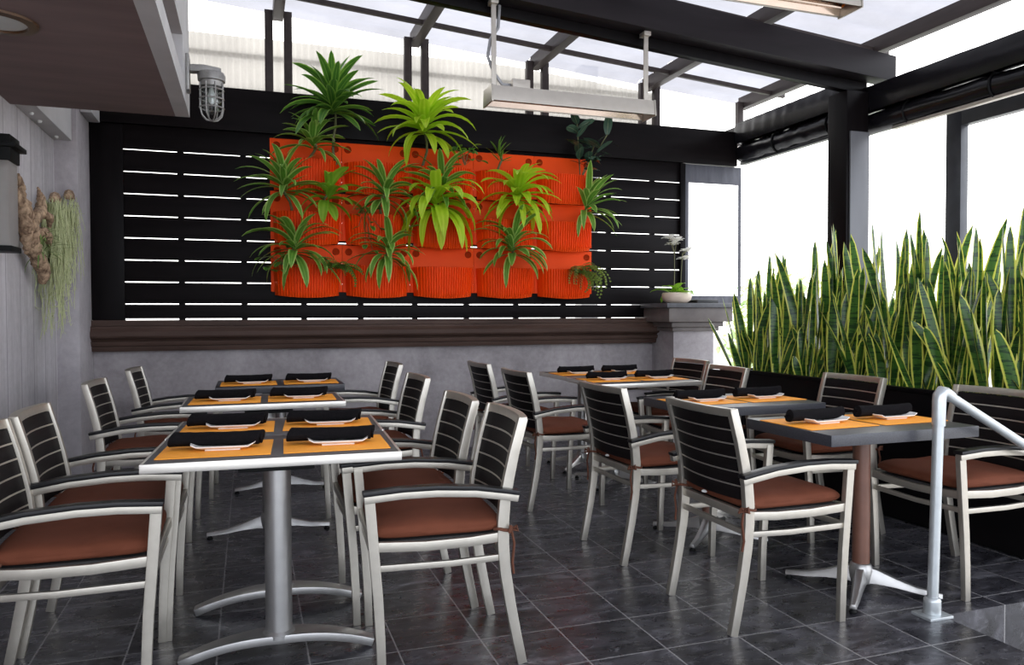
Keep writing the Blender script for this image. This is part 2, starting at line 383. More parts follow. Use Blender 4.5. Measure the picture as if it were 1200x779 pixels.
struct(box('screen_stile', 'frameblack', (4.25, 4.31, YW-.03, YW-.001, 1.235, 2.83)), 'narrow black upright board at the right end of the slat screen', 'board')
struct(box('header_board', 'blackpaint', (-1.2, 4.93, YW-.045, YW+.06, 2.835, 3.195)), 'deep black board along the top of the slat screen', 'board')
# pier
m = MB().box(3.96, 4.42, 6.62, 7.2, 0, 1.13)
pier = struct(m.build('pier', 'concrete', None, .006), 'grey plaster pier at the right end of the wall', 'pier')
m = MB().box(3.93, 4.46, 6.585, 7.2, 1.10, 1.14).box(3.90, 4.49, 6.55, 7.2, 1.14, 1.19).box(3.84, 4.56, 6.50, 7.2, 1.19, 1.33)
struct(m.build('pier_moulding', 'piermould', None, .008), 'stepped brown moulding around the pier head', 'moulding')
struct(box('pier_cap', 'concrete_cap', (3.80, 4.62, 6.47, 7.2, 1.33, 1.375), None, .006), 'dark stone cap on top of the pier', 'cap stone')
# posts and rafters
def zr(x): return 3.92 - .078*(x - .28)
RX = [-1.0, .28, 1.53, 2.755, 4.02, 5.22]
ords = ['beside the soffit', 'leftmost seen above the plants', 'second seen above the plants', 'third, behind the heater', 'fourth, right of the heater', 'rightmost, above the tarp roll']
for i, x in enumerate(RX):
    z = zr(x)
    m = MB().box(x-.045, x+.045, -2.2, 7.29, z, z+.13)
    struct(m.build('rafter', 'rafter', None, .003), 'brown grey roof rafter, ' + ords[i], 'rafter')
    for s_ in (-1, 1):
        if i == 0: continue
        if i == 5 and s_ > 0: continue
        struct(box('post', 'rafter', (x + s_*.082-.035, x + s_*.082+.035, 7.19, 7.25, 3.0, z+.06), None, .003),
               ('left' if s_ < 0 else 'right') + ' post of the pair holding the rafter ' + ords[i], 'post')
def slope_bar(name, mat, y0, y1, x0, x1, f0, f1, bev=.004):
    m = MB(); m.add([(x0,y0,f0(x0)),(x1,y0,f0(x1)),(x1,y1,f0(x1)),(x0,y1,f0(x0)),(x0,y0,f1(x0)),(x1,y0,f1(x1)),(x1,y1,f1(x1)),(x0,y1,f1(x0))],
              [(0,3,2,1),(4,5,6,7),(0,1,5,4),(1,2,6,5),(2,3,7,6),(3,0,4,7)])
    return m.build(name, mat, None, bev)
for y, w, n_ in ((6.74, .04, 'thin roof purlin nearest the back screen'), (5.36, .04, 'thin roof purlin just behind the main beam'), (3.9, .06, 'thin roof purlin in front of the main beam'), (2.6, .04, 'thin roof purlin nearest the camera')):
    struct(slope_bar('purlin', 'rafter', y-w/2, y+w/2, -1.2, 5.35, lambda x: zr(x)+.01, lambda x: zr(x)+.05, .002), n_, 'purlin')
struct(slope_bar('roof_beam', 'greybeam', 5.05, 5.2, -.33, 5.135, lambda x: 3.205+.072*(5.13-x), lambda x: 3.415+.09*(5.13-x)), 'charcoal upper roof beam sloping down to the right', 'beam')
struct(slope_bar('roof_beam', 'frameblack', 5.205, 5.275, -.33, 4.98, lambda x: 3.125+.079*(4.98-x), lambda x: 3.27+.079*(4.98-x)), 'black lower roof beam behind the charcoal one', 'beam')
struct(box('roof_post', 'frameblack', (4.70, 4.925, 5.13, 5.35, 0, 3.12), None, .006), 'thick black roof post rising behind the snake plants', 'post')
struct(box('post_sheen_board', 'postsheen', (4.725, 4.92, 5.112, 5.128, 0, 2.78), None, .003), 'added grey board painting the sheen on the front face of the roof post', 'board')  # added board, its grey colour imitates a reflection on the black post
struct(box('eave_beam', 'frameblack', (4.93, 5.06, 5.36, 7.2, 3.2, 3.26)), 'black rail above the far tarp roll', 'rail')
# roof panels: one corrugated sheet per bay
bays = [(-1.3, .28), (.28, 1.53), (1.53, 2.755), (2.755, 4.02), (4.02, 5.32)]
for i, (a, b) in enumerate(bays):
    m = MB(); ny = 130; vs = []; fs = []
    for k in range(ny+1):
        y = -2.2 + 9.7*k/ny; dz = .012*(1 if k % 4 in (0, 1) else -1)
        vs += [(a+.002, y, zr(a)+.15+dz), (b-.002, y, zr(b)+.15+dz)]
        if k: fs.append((2*k-2, 2*k-1, 2*k+1, 2*k))
    m.add(vs, fs)
    struct(m.build('roof_panel', 'poly'), 'translucent white roof sheet, bay ' + ['over the soffit', 'above the tall plant', 'above the lime plant', 'above the hanging heater', 'along the right edge'][i], 'roof sheet')
# corrugated cream screen behind the posts
m = MB(); vs = []; fs = []; n = 620
for k in range(n+1):
    x = -1.6 + 5.9*k/n; y = 7.62 + .008*math.sin(2*PI*x/.062); top = min(3.86, zr(x)+.12)
    vs += [(x, y, 2.9), (x, y, top)]
    if k: fs.append((2*k-2, 2*k-1, 2*k+1, 2*k))
m.add(vs, fs); struct(m.build('corrugated_screen', 'polywall'), 'cream corrugated translucent screen behind the posts', 'screen')
for z in (3.0, 3.35, 3.68):
    struct(box('screen_rail', 'fascia', (-1.6, 4.4, 7.66, 7.70, z, z+.04)), {3.0: 'lowest', 3.35: 'middle', 3.68: 'highest'}[z] + ' rail behind the cream corrugated screen', 'rail')
# neighbouring frame seen through the roof
struct(MB().box(3.86, 4.08, 8.6, 8.8, -.7, 4.3).build('outer_post', 'pavement'), 'post outside seen faintly through the sheets', 'post')
# right edge: clear vinyl windows
def vinyl_window(name, frame_dims, pane_dims):
    w = MB()
    for d in frame_dims: w.box(*d)
    o = w.build(name, 'hem', None, .003); struct(o)
    p = MB().box(*pane_dims).build('pane', 'vinyl', o); return o
vinyl_window('window_1', [(4.315, 4.36, 6.99, 7.0, 1.40, 2.83), (4.97, 5.005, 6.99, 7.0, 1.40, 2.83), (4.315, 5.005, 6.988, 7.002, 2.64, 2.83), (4.315, 5.005, 6.988, 7.002, 1.36, 1.46)], (4.36, 4.97, 6.993, 6.997, 1.46, 2.64))

# ------------------------------------------------------------------ rolled tarps
def tarp(name, label, y0, y1, rad, z, x=XR, flap=None):
    m = MB(); rr = random.Random(int(y0*10+z*100)); n = 26; path = []; rads = []
    for k in range(n+1):
        y = y0+(y1-y0)*k/n; path.append((x + rr.uniform(-.006, .006), y, z + rr.uniform(-.005, .005))); rads.append(rad*(1+rr.uniform(-.05, .05)))
    m.tube(path, rads, 14)
    t = tag(m.build(name, 'tarp', None, 0, 60), label, 'rolled blind', 'rolled vinyl blinds along the right edge')
    if flap:
        k = MB(); vs = []; fs = []
        for q in range(31):
            yy = y0 + (y1-y0)*q/30; wv = .004*math.sin(q*2.1)
            for dz, dx in ((flap[0], .0), ((flap[0]*2+flap[1])/3, -.012), ((flap[0]+flap[1]*2)/3, -.016), (flap[1], -.004)):
                vs.append((x-rad-.006+dx+wv, yy, dz)); vs.append((x-rad-.002+dx+wv, yy, dz))
            if q:
                for c in range(3):
                    a = (q-1)*8+c*2; fs += [(a, a+2, a+10, a+8), (a+1, a+9, a+11, a+3)]
        k.add(vs, fs); k.build('flap', 'tarp', t, 0, 80)
    y = y0 + .25
    while y < y1:
        c = [(x + (rad+.006)*1.03*math.cos(a), y, z + (rad+.006)*1.03*math.sin(a)) for a in [2*PI*q/14 for q in range(15)]]
        MB().tube(c, .007, 6).build('strap', 'blackrubber', t); y += .75
    return t
tarp('rolled_blind', 'upper black vinyl roll between the back wall and the roof post', 5.36, 6.95, .10, 3.165, XR, (3.275, 3.06))
tarp('rolled_blind', 'lower black vinyl roll between the back wall and the roof post', 5.36, 6.95, .096, 2.968)
tarp('rolled_blind', 'upper black vinyl roll from the roof post towards the camera', .8, 5.34, .098, 3.065, 5.04, (3.17, 2.96))
tarp('rolled_blind', 'lower black vinyl roll from the roof post towards the camera', .8, 5.34, .086, 2.878, 5.04)
struct(box('blind_rail', 'iron', (4.97, 5.03, 5.36, 6.97, 2.85, 2.88)), 'dark rail under the far vinyl rolls', 'rail')
struct(box('blind_rail', 'heatercase', (4.99, 5.04, .8, 4.95, 2.775, 2.80)), 'pale rail under the near vinyl rolls', 'rail')
m = MB().box(5.36, 5.44, 4.62, 4.76, -.7, 2.9).box(5.36, 5.44, .8, 4.62, 2.76, 2.9)
struct(m.build('gate_frame', 'iron', None, .006), 'dark upright frame standing outside the right opening', 'frame')

# ------------------------------------------------------------------ chair
def make_chair(label):
    t = thing('armchair', label, 'chair', group='aluminium armchairs around the tables')
    for s in (-1, 1):
        y = .235*s
        rear = [(-.257,y,0),(-.236,y,.10),(-.213,y,.22),(-.194,y,.34),(-.186,y,.44),(-.186,y,.52),(-.193,y,.60),(-.208,y,.68),(-.228,y,.77),(-.262,y,.895)]
        MB().sweep(rear, (0,1,0), .029, [.034,.036,.038,.040,.042,.042,.040,.038,.036,.034]).build('leg', 'alu', t, .003)
        yf = .258*s
        front = [(.252,yf,0),(.256,yf,.15),(.264,yf,.30),(.276,yf,.45),(.290,yf,.63),(.291,yf,.648)]
        MB().sweep(front, (0,1,0), .026, [.030,.032,.034,.035,.036,.036]).build('leg', 'alu', t, .003)
        a = MB().sweep([(-.235,yf*1.02,.612),(-.19,yf*1.02,.621),(-.08,yf*1.02,.639),(.06,yf*1.02,.649),(.18,yf*1.02,.649),(.309,yf*1.02,.640)], (0,1,0), .030, .026).build('arm', 'alu', t, .003)
        MB().sweep([(-.238,yf*1.02,.632),(-.19,yf*1.02,.641),(-.08,yf*1.02,.659),(.06,yf*1.02,.669),(.18,yf*1.02,.669),(.314,yf*1.02,.660)], (0,1,0), .048, .016).build('arm_pad', 'armpad', a, .004)
    m = MB()
    for s in (-1, 1):
        m.sweep([(-.19,.235*s,.470),(-.06,.243*s,.462),(.10,.250*s,.462),(.285,.257*s,.474)], (0,1,0), .020, .034)
    m.sweep([(-.188,-.235,.468),(-.188,.235,.468)], (1,0,0), .02, .034)
    m.sweep([(.282,-.258,.470),(.276,-.12,.458),(.274,0,.455),(.276,.12,.458),(.282,.258,.470)], (1,0,0), .02, .034)
    fr = m.build('seat_frame', 'alu', t, .003)
    MB().box(-.17, .265, -.225, .225, .470, .480).build('seat_panel', 'seatpan', fr, .002)
    m = MB()
    for s in (-1, 1): m.sweep([(-.192,.235*s,.395),(0,.247*s,.392),(.27,.256*s,.398)], (0,1,0), .016, .022)
    m.sweep([(-.192,-.235,.400),(-.192,.235,.400)], (1,0,0), .016, .022)
    m.sweep([(.27,-.256,.400),(.266,0,.392),(.27,.256,.400)], (1,0,0), .016, .022)
    m.build('stretcher', 'alu', t, .002)
    # curved back: top rail, six dark slats with thin metal strips between them
    def bx(z):
        pts = [(.44,-.186),(.52,-.186),(.60,-.193),(.68,-.208),(.77,-.228),(.895,-.262)]
        for (za, xa), (zb, xb) in zip(pts, pts[1:]):
            if z <= zb: return xa + (xb-xa)*(z-za)/(zb-za)
        return pts[-1][1]
    def bow(z, hh, th, w=.222, off=0):
        return [(bx(z) - .030*(1-(y/w)**2) + off, y, z) for y in [-w+2*w*k/8 for k in range(9)]]
    def curved(mm, z0, z1, th, off=0, w=.222):
        vs = []; fs = []
        for k, (p, q) in enumerate(zip(bow(z0, 0, 0, w, off), bow(z1, 0, 0, w, off))):
            vs += [(p[0]-th/2,p[1],p[2]),(p[0]+th/2,p[1],p[2]),(q[0]+th/2,q[1],q[2]),(q[0]-th/2,q[1],q[2])]
            if k:
                a = (k-1)*4
                fs += [(a+i, a+4+i, a+4+(i+1) % 4, a+(i+1) % 4) for i in range(4)]
        fs += [(0,1,2,3), (35,34,33,32)]; mm.add(vs, fs)
    m = MB(); curved(m, .866, .898, .030, 0, .247); m.build('top_rail', 'alu', t, .003)
    m = MB(); g = MB(); z = .866
    for k in range(6):
        z1 = z - .0035; z0 = z - .056; curved(m, z0, z1, .014)
        if k: curved(g, z1 + .0005, z + .0030, .016)
        z = z0 - .0008
    m.build('backrest', 'slat', t, .0015); g.build('back_strips', 'alu', t)
    # cushion
    n = 18; vs = []; fs = []
    def ss(u): return max(0, 1-abs(u)**9)**.38
    for side in (0, 1):
        for i in range(n+1):
            for j in range(n+1):
                u = math.sin(PI/2*(-1+2*i/n)); v = math.sin(PI/2*(-1+2*j/n))
                r = 1 - .05*(u*u*v*v)**2
                h = (ss(u)*ss(v))
                x = .045 + .238*u*r; y = .243*v*r
                z = .512 + ((.029*h + .009*(1-u*u)*(1-v*v)) if side == 0 else -.030*h) + .004*math.sin(5*u+2*v)*h*(side == 0)
                vs.append((x, y, z))
    def q(side, i, j): return side*(n+1)**2 + i*(n+1)+j
    for i in range(n):
        for j in range(n):
            fs.append((q(0,i,j), q(0,i+1,j), q(0,i+1,j+1), q(0,i,j+1))); fs.append((q(1,i,j), q(1,i,j+1), q(1,i+1,j+1), q(1,i+1,j)))
    m = MB(); m.add(vs, fs)
    for i in range(n):
        for (a, b) in (((i,0),(i+1,0)), ((i,n),(i+1,n)), ((0,i),(0,i+1)), ((n,i),(n,i+1))):
            m.f.append((q(0,*a), q(0,*b), q(1,*b), q(1,*a)))
    cu = m.build('seat_cushion', 'cushion', t, 0, 60)
    for s in (-1, 1):
        m = MB(); y = .235*s
        loop = [(-.186+.030*math.cos(a), y+.022*math.sin(a), .497+.004*math.sin(2*a)) for a in [2*PI*k/12 for k in range(13)]]
        m.tube(loop, .006, 6); m.tube([(-.16,y*.9,.51),(-.19,y*.98,.497)], .006, 6)
        b = Vector((-.215, y+.012*s, .495))
        m.tube([b, b+Vector((-.018,.012*s,.014)), b+Vector((-.024,.004*s,-.004)), b], .006, 6)
        m.tube([b, b+Vector((.006,.022*s,.016)), b+Vector((.012,.020*s,-.004)), b], .006, 6)
        m.tube([b, b+Vector((-.010,.004*s,-.05)), b+Vector((-.002,.006*s,-.12)), b+Vector((-.008,.002*s,-.16))], .005, 6)
        m.build('tie', 'tie', cu, 0, 60)
    MB().lathe([(.001,0),(.014,.001),(.015,.006),(.010,.010),(.001,.011)], (-.192, .06, .500), 12).build('button', 'white_button', cu)
    return t
chairs = [  # x, y, facing, label
 (2.05, 2.785, 0, 'silver armchair in the right foreground, slatted back to us, at the near black table'),
 (2.03, 3.69, .02, 'silver armchair at the middle of the floor, back to us, second black table'),
 (1.95, 4.85, .03, 'silver armchair seen from behind at the near left corner of the far silver edged table'),
 (1.95, 5.72, .03, 'silver armchair farthest back of those seen from behind, by the back wall'),
 (3.235, 2.78, PI, 'armchair behind the handrail facing left, cut by the right edge of the photo'),
 (3.19, 3.70, PI-.02, 'armchair facing left between the planter and the second black table'),
 (2.96, 4.66, PI-.04, 'plain dark backed armchair below the planter end, behind the napkins of the second black table'),
 (3.17, 5.46, PI+.02, 'armchair against the pier at the far silver edged table'),
 (.69, 2.86, PI-.06, 'large silver armchair in the foreground, facing left, right of the nearest table'),
 (.66, 3.41, PI, 'armchair facing left directly behind the large foreground one'),
 (.72, 4.62, PI+.03, 'armchair facing left at the right of the third table of the left row'),
 (.80, 5.88, PI+.03, 'armchair facing left at the farthest table of the left row'),
 (-.58, 2.98, 0, 'armchair at the left edge of the photo facing right, its back cut off'),
 (-.56, 3.50, 0, 'armchair by the left wall whose whole back shows, second from the camera'),
 (-.57, 4.88, -.03, 'armchair facing right in front of the corner column'),
 (-.50, 5.93, -.03, 'armchair facing right at the left end of the farthest table'),
]
ch0 = make_chair(chairs[0][3])
for i, (x, y, rz, lab) in enumerate(chairs):
    if i == 0: ch0.location = (x, y, 0); ch0.rotation_euler.z = rz
    else: dup(ch0, lab, (x, y, 0), rz)

# ------------------------------------------------------------------ tables
TZ = .775
def table(label, cx, cy, w, d, top, base, rz=0, pole='steel', ang=0, off=(0,0), arm=.31, bands=(1,1,1,1), pr=.038):
    t = thing('dining_table', label, 'table', (cx, cy, 0), rz)
    if top == 'alu':
        MB().box(-w/2+.006, w/2-.006, -d/2+.006, d/2-.006, TZ-.026, TZ).build('tabletop', 'laminate', t, .002)
        m = MB()
        for on, (a, b, c, e) in zip(bands, ((-w/2,w/2,-d/2,-d/2+.012), (-w/2,w/2,d/2-.012,d/2), (-w/2,-w/2+.012,-d/2+.012,d/2-.012), (w/2-.012,w/2,-d/2+.012,d/2-.012))):
            if on: m.box(a, b, c, e, TZ-.032, TZ+.0008)
        m.build('edge_band', 'alu_edge', t, .004)
    else:
        MB().box(-w/2, w/2, -d/2, d/2, TZ-.048, TZ).build('tabletop', 'blacktop', t, .0025)
    ox, oy = off
    MB().lathe([(pr,.075),(pr,TZ-.045)], (ox,oy,0), 20).build('pole', pole, t)
    MB().box(ox-.13, ox+.13, oy-.13, oy+.13, TZ-.058, TZ-.034).build('top_plate', 'blackrubber', t, .004)
    if base == 'arch':
        pts = [(ox-.345+.69*k/16, oy, .017 + .062*(1-abs(-1+2*k/16)**2.2)) for k in range(17)]
        ww = [.056+.055*(1-abs(-1+2*k/16)) for k in range(17)]
        b = MB().sweep(pts, (0,1,0), ww, .032).build('base', 'steel', t, .006)
        MB().lathe([(.058,.080),(.058,.094),(.052,.100),(.048,.104)], (ox,oy,0), 20).build('collar', 'steel', b)
    else:
        m = MB(); gl = MB()
        for k in range(4):
            a = ang + PI/2*k; c, s = math.cos(a), math.sin(a)
            r = [.0, .07, .15, .23, arm]; zt = [.12, .105, .075, .052, .040]; zb = [.04, .045, .040, .028, .020]
            hw = [.036, .030, .026, .022, .016]
            vs = []; fs = []
            for i in range(5):
                for (q, z) in ((-hw[i], zb[i]), (hw[i], zb[i]), (hw[i]*.55, zt[i]), (-hw[i]*.55, zt[i])):
                    vs.append((ox + r[i]*c - q*s, oy + r[i]*s + q*c, z))
                if i: fs += [((i-1)*4+j, (i-1)*4+(j+1) % 4, i*4+(j+1) % 4, i*4+j) for j in range(4)]
            fs += [(3,2,1,0), (16,17,18,19)]; m.add(vs, fs)
            gl.lathe([(.016,0),(.018,.006),(.010,.014),(.008,.028)], (ox+(arm-.016)*c, oy+(arm-.016)*s, 0), 10)
        m.lathe([(.050,.04),(.054,.10),(.044,.125),(.038,.13)], (ox,oy,0), 20)
        b = m.build('base', 'steel', t, .004); gl.build('glide', 'blackrubber', b)
    return t
LX = .10
tabs = {}
table('nearest silver edged table of the left row, with the thick silver pole', LX, 3.03, .87, .535, 'alu', 'arch', -.05, 'steel', 0, (0, -.07), .31, (1,0,1,1), .048)
table('silver edged table pushed against the back of the nearest left one', LX+.025, 3.570, .87, .535, 'alu', 'arch', -.05, 'steel', 0, (0, -.11), .31, (0,1,1,1), .048)
table('silver edged table in the middle of the left row, standing apart', LX-.015, 4.74, .88, .56, 'alu', 'star', 0, 'steel', 0, (.02, -.10), .34)
table('black edged table at the far end of the left row by the back wall', .215, 5.88, .87, .60, 'black', 'star', 0, 'steel', 0, (0, -.12), .32)
table('near black table on the right with the brown pole', 2.63, 2.785, .80, .56, 'black', 'star', 0, 'brownpole', .72, (.02, 0), .33)
table('black table on the right partly hidden behind the near one', 2.625, 3.75, .81, .60, 'black', 'star', 0, 'brownpole', .72, (-.15, 0), .33)
table('front silver edged table of the pair at the far right', 2.75, 5.19, .82, .63, 'alu', 'star', 0, 'steel', .70, (-.15, 0), .33)
table('rear silver edged table of the pair at the far right', 2.77, 5.83, .82, .63, 'alu', 'star', 0, 'steel', .70, (-.15, 0), .33)

# place settings
def mk_mat(lab):
    return tag(MB().box(-.19, .19, -.165, .165, 0, .003).build('placemat', 'mat', None, .001), lab, 'placemat', 'orange placemats')
def mk_plate(lab):
    n = 12; m = MB(); vs = []; fs = []
    a, b = .112, .052
    for side in (0, 1):
        for i in range(n+1):
            for j in range(n+1):
                u = -1+2*i/n; v = -1+2*j/n
                z = .004 + .018*max(abs(u)**6, abs(v)**6*.5) + (.004 if side == 0 else 0)
                vs.append((a*u*(1-.05*v*v), b*v*(1-.05*u*u), z))
    def q(s, i, j): return s*(n+1)**2+i*(n+1)+j
    for i in range(n):
        for j in range(n): fs += [(q(0,i,j),q(0,i+1,j),q(0,i+1,j+1),q(0,i,j+1)), (q(1,i,j),q(1,i,j+1),q(1,i+1,j+1),q(1,i+1,j))]
        for (c, d) in (((i,0),(i+1,0)),((i,n),(i+1,n)),((0,i),(0,i+1)),((n,i),(n,i+1))): fs.append((q(0,*c),q(0,*d),q(1,*d),q(1,*c)))
    m.add(vs, fs); m.box(-.06, .06, -.035, .035, 0, .005)
    return tag(m.build('side_plate', 'plate', None, 0, 50), lab, 'plate', 'white side plates')
def mk_napkin(lab, seed):
    rr = random.Random(seed); m = MB(); n = 16; k = 16; vs = []; fs = []
    for i in range(k+1):
        x = -.155+.31*i/k; sq = 1+rr.uniform(-.03, .03); ends = 1 + .10*abs(-1+2*i/k)**6
        for j in range(n):
            a = 2*PI*j/n; rad = .029*(1+.05*math.sin(3*a+x*14))
            y = rad*1.12*math.cos(a)*ends; z = .026 + rad*.86*math.sin(a)*sq*ends
            vs.append((x + .012*math.sin(a*1.0+1)*(abs(-1+2*i/k)**8), y, max(z, .0005)))
        if i: fs += [((i-1)*n+j, (i-1)*n+(j+1) % n, i*n+(j+1) % n, i*n+j) for j in range(n)]
    m.add(vs, fs)
    for x in (-.155, .155):   # rolled layers seen at the ends
        sp = [(x, (.006+.0016*t)*math.cos(t*1.05)*1.1, .024+(.006+.0016*t)*math.sin(t*1.05)*.86) for t in range(13)]
        m.tube(sp, .004, 5)
    vs2 = len(m.v); m.f.append(tuple(range(n-1,-1,-1))); m.f.append(tuple(k*n+j for j in range(n)))
    m.box(-.135, .14, .018, .030, .001, .030)   # loose folded edge
    return tag(m.build('napkin', 'napkin', None, .001, 50), lab, 'napkin', 'rolled black napkins')
settings = []  # x, y, rz, where
for (nm, tx, ty, rz, pw, front) in (
    ('the nearest left table', LX, 3.03, -.05, .21, -.03), ('the second left table', LX+.025, 3.570, -.05, .21, -.02),
    ('the middle left table', LX-.015, 4.74, 0, .21, -.03), ('the farthest left table', .215, 5.88, 0, .215, -.06),
    ('the near black table', 2.63, 2.785, .03, .205, .03), ('the second black table', 2.625, 3.75, .03, .205, .0),
    ('the front far right table', 2.75, 5.19, 0, .205, 0.0), ('the rear far right table', 2.77, 5.83, 0, .205, -.02)):
    for s in (-1, 1):
        settings.append((tx + s*pw, ty + front - s*pw*math.sin(-rz)*1.0, rz, ('left' if s < 0 else 'right'), nm))
MAT0 = PL0 = NP = None
for i, (x, y, rz, sd, nm) in enumerate(settings):
    r2 = rz + R.uniform(-.03, .03); nap = r2 + R.uniform(-.06, .06)
    l1 = 'orange placemat on the %s of %s' % (sd, nm); l2 = 'small white plate under the napkin on the %s of %s' % (sd, nm); l3 = 'rolled black napkin on the %s of %s' % (sd, nm)
    if i == 0: MAT0 = mk_mat(l1); PL0 = mk_plate(l2); a, b = MAT0, PL0
    else: a = dup(MAT0, l1, (0,0,0)); b = dup(PL0, l2, (0,0,0))
    a.location = (x, y, TZ+.001); a.rotation_euler.z = r2
    px = x + (.01 if sd == 'left' else -.0); 
    b.location = (px+.01, y-.012, TZ+.0042); b.rotation_euler.z = nap
    if i < 3: c = mk_napkin(l3, 20+i); NP = (NP or []) + [c]
    else: c = dup(NP[i % 3], l3, (0,0,0))
    c.location = (px-.012, y+.016, TZ+.0135); c.rotation_euler.z = nap

# ------------------------------------------------------------------ wall planters
PX = [.19 + .611*k for k in range(5)]; PZ = [2.352, 1.897, 1.442]
def make_pot(label):
    t = thing('wall_planter', label, 'planter', group='orange planters on the slat wall')
    w = .609; H_ = .45; m = MB(); m.box(0, w, -.014, 0, .03, H_)
    m.build('back_plate', 'orange', t, .004)
    for x in (.055, w-.055):
        m = MB(); m.lathe([(.032,0),(.032,.003),(.027,.005),(.024,.0015),(.001,.0015)], (0,0,0), 18)
        m.v = [(x + vx, -.0135 - vz, H_-.06 + vy) for vx, vy, vz in m.v]
        m.build('fixing_hole_disc', 'holedark', t)  # disc's dark red paints the shade inside the fixing hole
    # ribbed pocket
    nx = 96; m = MB(); vs = []; fs = []; nz = 7; hp = .262
    def fy(u, z, rib=True):
        d = .150 + .030*z/hp; b = d*max(0, 1-abs(u)**3.2)**.55
        return -.014 - b - (.0065*(1 if (int(round((u+1)/2*96)) % 4) in (0, 1) else -1) if rib and abs(u) < .97 else 0)
    for iz in range(nz+1):
        z = hp*iz/nz
        for ix in range(nx+1):
            u = -1+2*ix/nx; taper = 1-.05*(1-z/hp); bot = 1 if iz else .93
            vs.append((w/2 + u*(w/2-.018)*taper, fy(u, z)*bot if iz else fy(u, 0, False)*.92, (z if iz else .0) - .024*max(0, 1-u*u)*(1-z/hp)))
        if iz:
            for ix in range(nx):
                a = (iz-1)*(nx+1)+ix; fs.append((a, a+1, a+nx+2, a+nx+1))
    o = (nz)*(nx+1); ci = len(vs)      # rim turned inward
    for ix in range(nx+1):
        u = -1+2*ix/nx; vs.append((w/2+u*(w/2-.016), min(fy(u, hp, False)*.92, -.014), hp))
    for ix in range(nx): fs.append((o+ix, o+ix+1, ci+ix+1, ci+ix))
    cb = len(vs); vs.append((w/2, -.014, -.002))
    for ix in range(nx): fs.append((ix+1, ix, cb))
    m.add(vs, fs); pk = m.build('pocket', 'orange', t, 0, 24)
    m = MB(); vs = []; fs = []
    for ix in range(25):
        u = -1+2*ix/24; vs += [(w/2+u*(w/2-.02), min(fy(u, hp, False)*.90, -.015), hp-.03), (w/2+u*(w/2-.02), -.015, hp-.025)]
        if ix: a = 2*ix-2; fs.append((a, a+2, a+3, a+1))
    m.add(vs, fs); m.build('soil', 'soil', t); return t
rown = ['top', 'middle', 'bottom']; coln = ['leftmost', 'second from left', 'centre', 'fourth from left', 'rightmost']
p0 = None
for r in range(3):
    for c in range(5):
        lab = 'orange ribbed wall planter, %s row, %s' % (rown[r], coln[c]); loc = (PX[c], YW-.003, PZ[r])
        if p0 is None: p0 = make_pot(lab); p0.location = loc
        else: dup(p0, lab, loc)

# ------------------------------------------------------------------ plants in the wall planters
def rosette(name, label, cat, base, crown, n, Ln, w, mat, droop=(1.0, 2.2), el=(.2, 1.35), lean=0., seed=1, az=(-PI*1.12, PI*.12), shape=(.55, .75)):
    rr = random.Random(seed); Ln *= 1.10; w *= 1.34; n = int(n*1.35); droop = (droop[0]*.75, droop[1]*.66); t = thing(name, label, cat, base, 0, 'plants in the orange wall planters')
    b = Vector((0,0,0)); c = Vector(crown) - Vector(base)
    m = MB(); pts = [b + c*k/5 + Vector((.02*math.sin(k*1.3+seed), -.015*math.sin(k*PI/5), 0)) for k in range(6)]
    m.tube(pts, [.014,.012,.011,.011,.010,.009], 7); m.build('stem', 'stem', t)
    m = MB(); tip = pts[-1]
    for i in range(n):
        f = i/(n-1); a = az[0] + (az[1]-az[0])*((i*.381966*1.9 + rr.uniform(-.06, .06)) % 1.0)
        e = el[1] + (el[0]-el[1])*f + rr.uniform(-.15, .15)
        p = tip + (b-tip).normalized()*(.11*f) if c.length > .12 else tip + Vector((0,0,-.05*f))
        m.leaf(p + Vector((rr.uniform(-.01,.01), rr.uniform(-.01,.01), 0)), a, e, Ln*rr.uniform(.75, 1.08), w*rr.uniform(.85, 1.15), rr.uniform(*droop), rr.uniform(-.5, .5), .28, 9, (.62, .72), lean)
    m.build('foliage', mat, t); return t
Yp = YW - .11
def soil(r): return PZ[r] + .232
rosette('corn_plant', 'tall dark green corn plant rising above the planters at the left', 'plant', (.74, Yp, soil(0)), (.71, Yp-.06, 3.12), 30, .44, .060, 'leaf_dark', (.7, 1.9), (-.1, 1.45), 0, 3)
rosette('corn_plant', 'smaller dark corn plant below the tall one, top left planter', 'plant', (.52, Yp, soil(0)), (.57, Yp-.06, 2.80), 18, .32, .046, 'leaf_striped', (.8, 1.9), (0, 1.4), 0, 4)
rosette('lime_dracaena', 'bright lime plant standing above the planters, centre of the top row', 'plant', (1.52, Yp, soil(0)), (1.53, Yp-.10, 2.99), 26, .46, .066, 'leaf_lime', (1.2, 2.7), (-.1, 1.4), 0, 5)
rosette('striped_dracaena', 'striped plant spreading left of the planters, middle row', 'plant', (.36, Yp, soil(1)), (.29, Yp-.10, 2.40), 22, .40, .046, 'leaf_striped', (.8, 2.1), (-.2, 1.4), 0, 6)
rosette('lime_dracaena', 'broad bright green plant, middle row leftmost planter', 'plant', (.62, Yp, soil(1)), (.655, Yp-.13, 2.33), 13, .33, .068, 'leaf_mid', (1.0, 2.9), (-.2, 1.2), 0, 7)
rosette('striped_dracaena', 'striped plant, middle row second planter', 'plant', (1.12, Yp, soil(1)), (1.14, Yp-.10, 2.38), 20, .38, .048, 'leaf_striped', (.9, 2.6), (-.3, 1.35), 0, 8)
rosette('striped_dracaena', 'striped plant behind the drooping lime one, middle row centre', 'plant', (1.72, Yp+.02, soil(1)), (1.68, Yp-.05, 2.47), 20, .40, .044, 'leaf_striped', (.8, 2.2), (-.1, 1.4), 0, 9)
